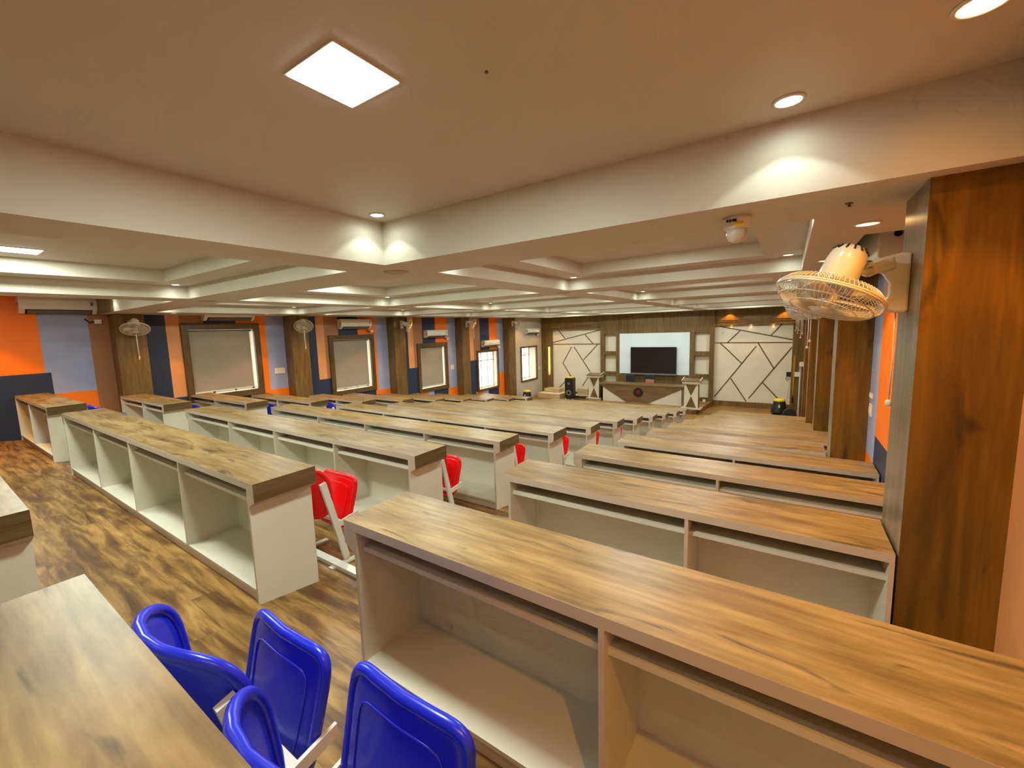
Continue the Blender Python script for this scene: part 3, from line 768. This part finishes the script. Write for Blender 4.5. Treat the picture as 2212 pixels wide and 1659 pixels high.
def lectern(x, y, label):
    t = empty('lectern', (x, y, PZ), label, 'lectern', 'two lecterns with crossed triangle fronts')
    m = MB(); m.box(-.34, .34, -.25, .25, 0, .035, 'lip'); m.done('base', t, bevel=.004)
    m = MB(); m.box(-.235, .235, -.15, .16, .035, .93, 'cream', {'+x': 'stage_wood', '-x': 'stage_wood'}); m.done('body', t)
    m = MB(); m.prism([(-.18, -.158, .90), (.18, -.158, .90), (0, -.158, .50)], (0, .009, 0), 'stage_wood'); m.prism([(-.18, -.158, .06), (.18, -.158, .06), (0, -.158, .48)], (0, .009, 0), 'stage_wood'); m.done('triangle_inlay', t)
    m = MB(); m.box(-.30, .30, -.22, .22, .93, 1.03, 'lip'); m.done('head', t, bevel=.004)
    m = MB(); m.prism([(-.32, -.24, 1.03), (-.32, .24, 1.03), (-.32, .24, 1.10), (-.32, -.24, 1.05)], (.64, 0, 0), 'stage_wood'); m.done('reading_top', t)
    for s in (-1, 1):
        m = MB(); m.bar((s*.31, -.24, 1.06), (s*.31, .24, 1.13), .02, .03, 'plastic'); m.done('edge_rail', t)
lectern(-6.91, 17.5, 'cream and walnut lectern at the left end of the stage desk')
lectern(-2.86, 16.73, 'cream and walnut lectern at the right end of the stage desk')
def ochair(x, y, backm, label):
    t = empty('office_chair', (x, y, PZ+.004), label, 'chair', 'chairs behind the stage desk')
    m = MB(); m.box(-.2, .2, .18, .21, .60, 1.02, 'black'); m.done('backrest', t, bevel=.03)
    if backm: m = MB(); m.box(-.17, .19, .165, .185, .55, .86, backm); m.done('cushion', t, bevel=.02)
    m = MB(); m.box(-.23, .23, -.22, .2, .44, .50, 'black'); m.done('seat', t, bevel=.02)
    for sx in (-1, 1):
        for sy in (-1, 1):
            m = MB(); m.tube([(sx*.2, sy*.18, .44), (sx*.21, sy*.2, .003)], .012, 'dark', 8); m.done('leg', t)
        m = MB(); m.tube([(sx*.2, .18, .44), (sx*.2, .2, .95)], .011, 'dark', 8); m.done('back_post', t)
ochair(-5.52, 17.85, None, 'plain black chair behind the stage desk')
ochair(-4.72, 17.85, 'tan', 'black chair with a tan back behind the stage desk')
t = empty('loudspeaker', (-8.15, 17.62, 0), 'tall black loudspeaker with a yellow top by the left patterned panel', 'speaker')
m = MB(); m.prism([(-.21, -.19, .05), (.21, -.19, .05), (.19, .19, .05), (-.19, .19, .05)], (0, 0, .96), 'dark'); m.done('cabinet', t, bevel=.05)
m = MB(); m.box(-.16, .16, -.15, .15, 1.0, 1.05, 'yellow'); m.done('top_cap', t, bevel=.02)
m = MB(); m.lathe([(.13, 0), (.13, .01), (.10, .012), (.05, .0)], 'grey', 24, c=(0, -.19, .33), M4=R90); m.done('woofer', t)
m = MB(); m.lathe([(.06, 0), (.06, .01), (.03, .012)], 'grey', 20, c=(0, -.19, .75), M4=R90); m.done('tweeter', t)
for sx in (-1, 1):
    m = MB(); m.tube([(sx*.17-.02, -.14, .035), (sx*.17+.02, -.14, .035)], .035, 'plastic', 12); m.done('castor', t)
def vacuum(x, y, label, s=1.):
    t = empty('wet_vacuum', (x, y, 0), label, 'vacuum cleaner', 'black drums with yellow lids'); t.scale = (s, s, s)
    m = MB(); m.lathe([(.24, .04), (.245, .1), (.20, .22), (.175, .42), (.17, .44)], 'dark', 28); m.done('drum', t)
    m = MB(); m.lathe([(.165, .44), (.17, .46), (.165, .50), (.12, .52), (.02, .52)], 'yellow', 28); m.done('lid', t)
    m = MB(); m.box(-.02, .02, -.205, -.17, .24, .34, 'plastic'); m.done('label_plate', t)
    for k in range(4):
        a = PI/4+k*PI/2; m = MB(); m.bar((.17*math.cos(a), .17*math.sin(a), .12), (.27*math.cos(a), .27*math.sin(a), .02), .05, .04, 'dark'); m.done('foot', t)
vacuum(-.17, 17.75, 'black drum shaped vacuum with a yellow lid under the right patterned panel', 1.05)
vacuum(-9.72, 16.35, 'black drum with a yellow lid on the floor by the beige wall', 1.0)
o = MB(); o.tube([(-.17, 17.42, .03), (-.10, 17.3, .02), (-.02, 17.2, .02), (.0, 17.14, .03)], .017, 'dark', 8); o = o.done('vacuum_hose'); tag(o, 'black hose lying between the right vacuum and the black bag', 'hose')
m = MB(); pts = []
for k in range(9):
    a = PI*k/8; pts.append((.22*math.cos(a)*(1.15 if math.cos(a) < 0 else .8), 0, .37*math.sin(a)**.8 if math.sin(a) > 0 else 0))
m.prism([(p[0], -.1, p[2]) for p in pts], (0, .2, 0), 'black'); o = m.done('bag', loc=(.16, 17.0, 0), bevel=.02); tag(o, 'black cloth bag slumped on the floor against the right corner post', 'bag')
# left corner: steps, planks and box
t = empty('timber_step', (-9.2, 17.95, 0), 'low pale timber step in the left corner of the stage', 'step')
m = MB(); m.box(-.62, .55, -.42, .5, 0, .22, 'ply', {'+z': 'cream'}); m.done('lower_tread', t, bevel=.004)
m = MB(); m.box(-.45, .35, -.05, .5, .22, .40, 'ply'); m.done('upper_tread', t, bevel=.004)
o = MB().box(-.26, .26, -.18, .18, 0, .30, 'ply').done('wooden_box', loc=(-7.75, 18.25, .16), bevel=.006); tag(o, 'pale plywood box behind the tall black loudspeaker', 'box')
t = empty('low_bench', (-7.6, 18.2, 0), 'low pale bench holding the plywood box', 'bench')
m = MB(); m.box(-.55, .5, -.22, .22, .13, .16, 'cream'); m.done('seat', t)
for sx in (-.5, .45): m = MB(); m.box(sx-.02, sx+.02, -.2, .2, 0, .13, 'ply'); m.done('leg', t)
o = MB().prism([(-.22, -.1, 0), (.2, -.13, 0), (.24, .08, 0), (-.12, .12, 0)], (0, 0, .03), 'paper').done('paper_stack', loc=(-8.55, 16.9, 0)); tag(o, 'white papers lying on the floor left of the loudspeaker', 'papers')
o = MB().box(-.05, .05, -.04, .04, 0, .09, 'plastic').done('table_clock', loc=(-2.68, 18.38, PZ), bevel=.008); tag(o, 'small white item on the platform floor behind the right lectern', 'clock')
# right corner fittings
t = empty('socket_box', (.06, YE+.075, -2.02+H), 'small black box with hanging cable on the right patterned panel', 'socket')
m = MB(); m.box(-.07, .06, -.05, 0, 0, .16, 'dark'); m.done('housing', t, bevel=.006)
m = MB(); m.tube([(-.05, -.03, 0), (-.09, -.04, -.10), (-.04, -.04, -.16), (0, -.03, -.08)], .01, 'grey', 6); m.tube([(.02, -.02, 0), (.0, -.02, -.5), (-.02, -.02, -.95)], .006, 'plastic', 6); m.done('cable', t)
o = MB().box(-.03, .03, -.02, .0, 0, .10, 'plastic').done('cable_outlet', loc=(.09, YE+.08, -2.98+H)); tag(o, 'tiny white outlet low on the right patterned panel', 'socket')
o = MB().box(-.08, .09, -.03, 0, 0, .17, 'plastic').done('switch_box', loc=(.31, YE, -2.02+H), bevel=.006); tag(o, 'white square switch box on the walnut corner post', 'switch', 'white boxes in the corner')
o = MB().box(-.07, .07, -.05, 0, 0, .15, 'plastic').done('junction_box', loc=(.36, 16.9, -1.55+H), bevel=.006)
o.location = (.40, 17.2, -1.52+H); tag(o, 'white junction box above the corner conduit', 'junction box', 'white boxes in the corner')
o = MB().box(-.016, .016, -.02, 0, -1.7, 0, 'plastic').box(.09, .105, -.02, 0, .0, .36, 'plastic').done('conduit', loc=(.36, 17.22, -1.50+H)); tag(o, 'white conduit running down the corner beside the black bag', 'conduit')
t = empty('corner_cupboard', (.57, 17.35, 0), 'dark walnut cupboard in the corner with a long metal handle', 'cupboard')
m = MB(); m.box(-.16, .115, -.02, 1.1, 0, 1.72, 'stage_wood'); m.done('body', t)
m = MB(); m.tube([(-.10, -.05, .75), (-.10, -.05, 1.25)], .012, 'chrome', 8); m.done('handle', t)

# ------------------------------------------------------------------ camera
P = dict(pitch=-.1165, roll=-.0320, yaw=.6108, f=905.40, cx=-35.44, cy=-10.15)
cy, sy = math.cos(P['yaw']), math.sin(P['yaw']); cp, sp = math.cos(P['pitch']), math.sin(P['pitch']); cr, sr = math.cos(P['roll']), math.sin(P['roll'])
fwd = Vector((-sy*cp, cy*cp, sp)); rt = Vector((cy, sy, 0)); up = rt.cross(fwd)
r2 = rt*cr+up*sr; u2 = -rt*sr+up*cr
cam = bpy.data.cameras.new('camera'); co = bpy.data.objects.new('camera', cam); COL.objects.link(co)
mw = Matrix((( r2.x, u2.x, -fwd.x, 0), (r2.y, u2.y, -fwd.y, 0), (r2.z, u2.z, -fwd.z, H), (0, 0, 0, 1)))
co.matrix_world = mw
cam.sensor_width = 36; cam.lens = 36*P['f']/2212
cam.shift_x = -P['cx']/2212; cam.shift_y = P['cy']/2212
cam.clip_start = .02; cam.clip_end = 200
SC.camera = co

# ------------------------------------------------------------------ world and view
w = bpy.data.worlds.new('world'); SC.world = w; w.use_nodes = True
w.node_tree.nodes['Background'].inputs['Color'].default_value = (1., .97, .86, 1); w.node_tree.nodes['Background'].inputs['Strength'].default_value = 5
SC.view_settings.view_transform = 'Standard'; SC.view_settings.look = 'None'; SC.view_settings.exposure = -.42; SC.view_settings.gamma = 1
SC.view_settings.use_curve_mapping = False
SC.cycles.use_denoising = True
SC.cycles.max_bounces = 6; SC.cycles.diffuse_bounces = 4; SC.cycles.glossy_bounces = 3; SC.cycles.transmission_bounces = 2; SC.cycles.transparent_max_bounces = 6
SC.cycles.use_adaptive_sampling = True; SC.cycles.adaptive_threshold = .11; SC.cycles.adaptive_min_samples = 12
SC.cycles.use_light_tree = True
SC.cycles.sample_clamp_indirect = 6
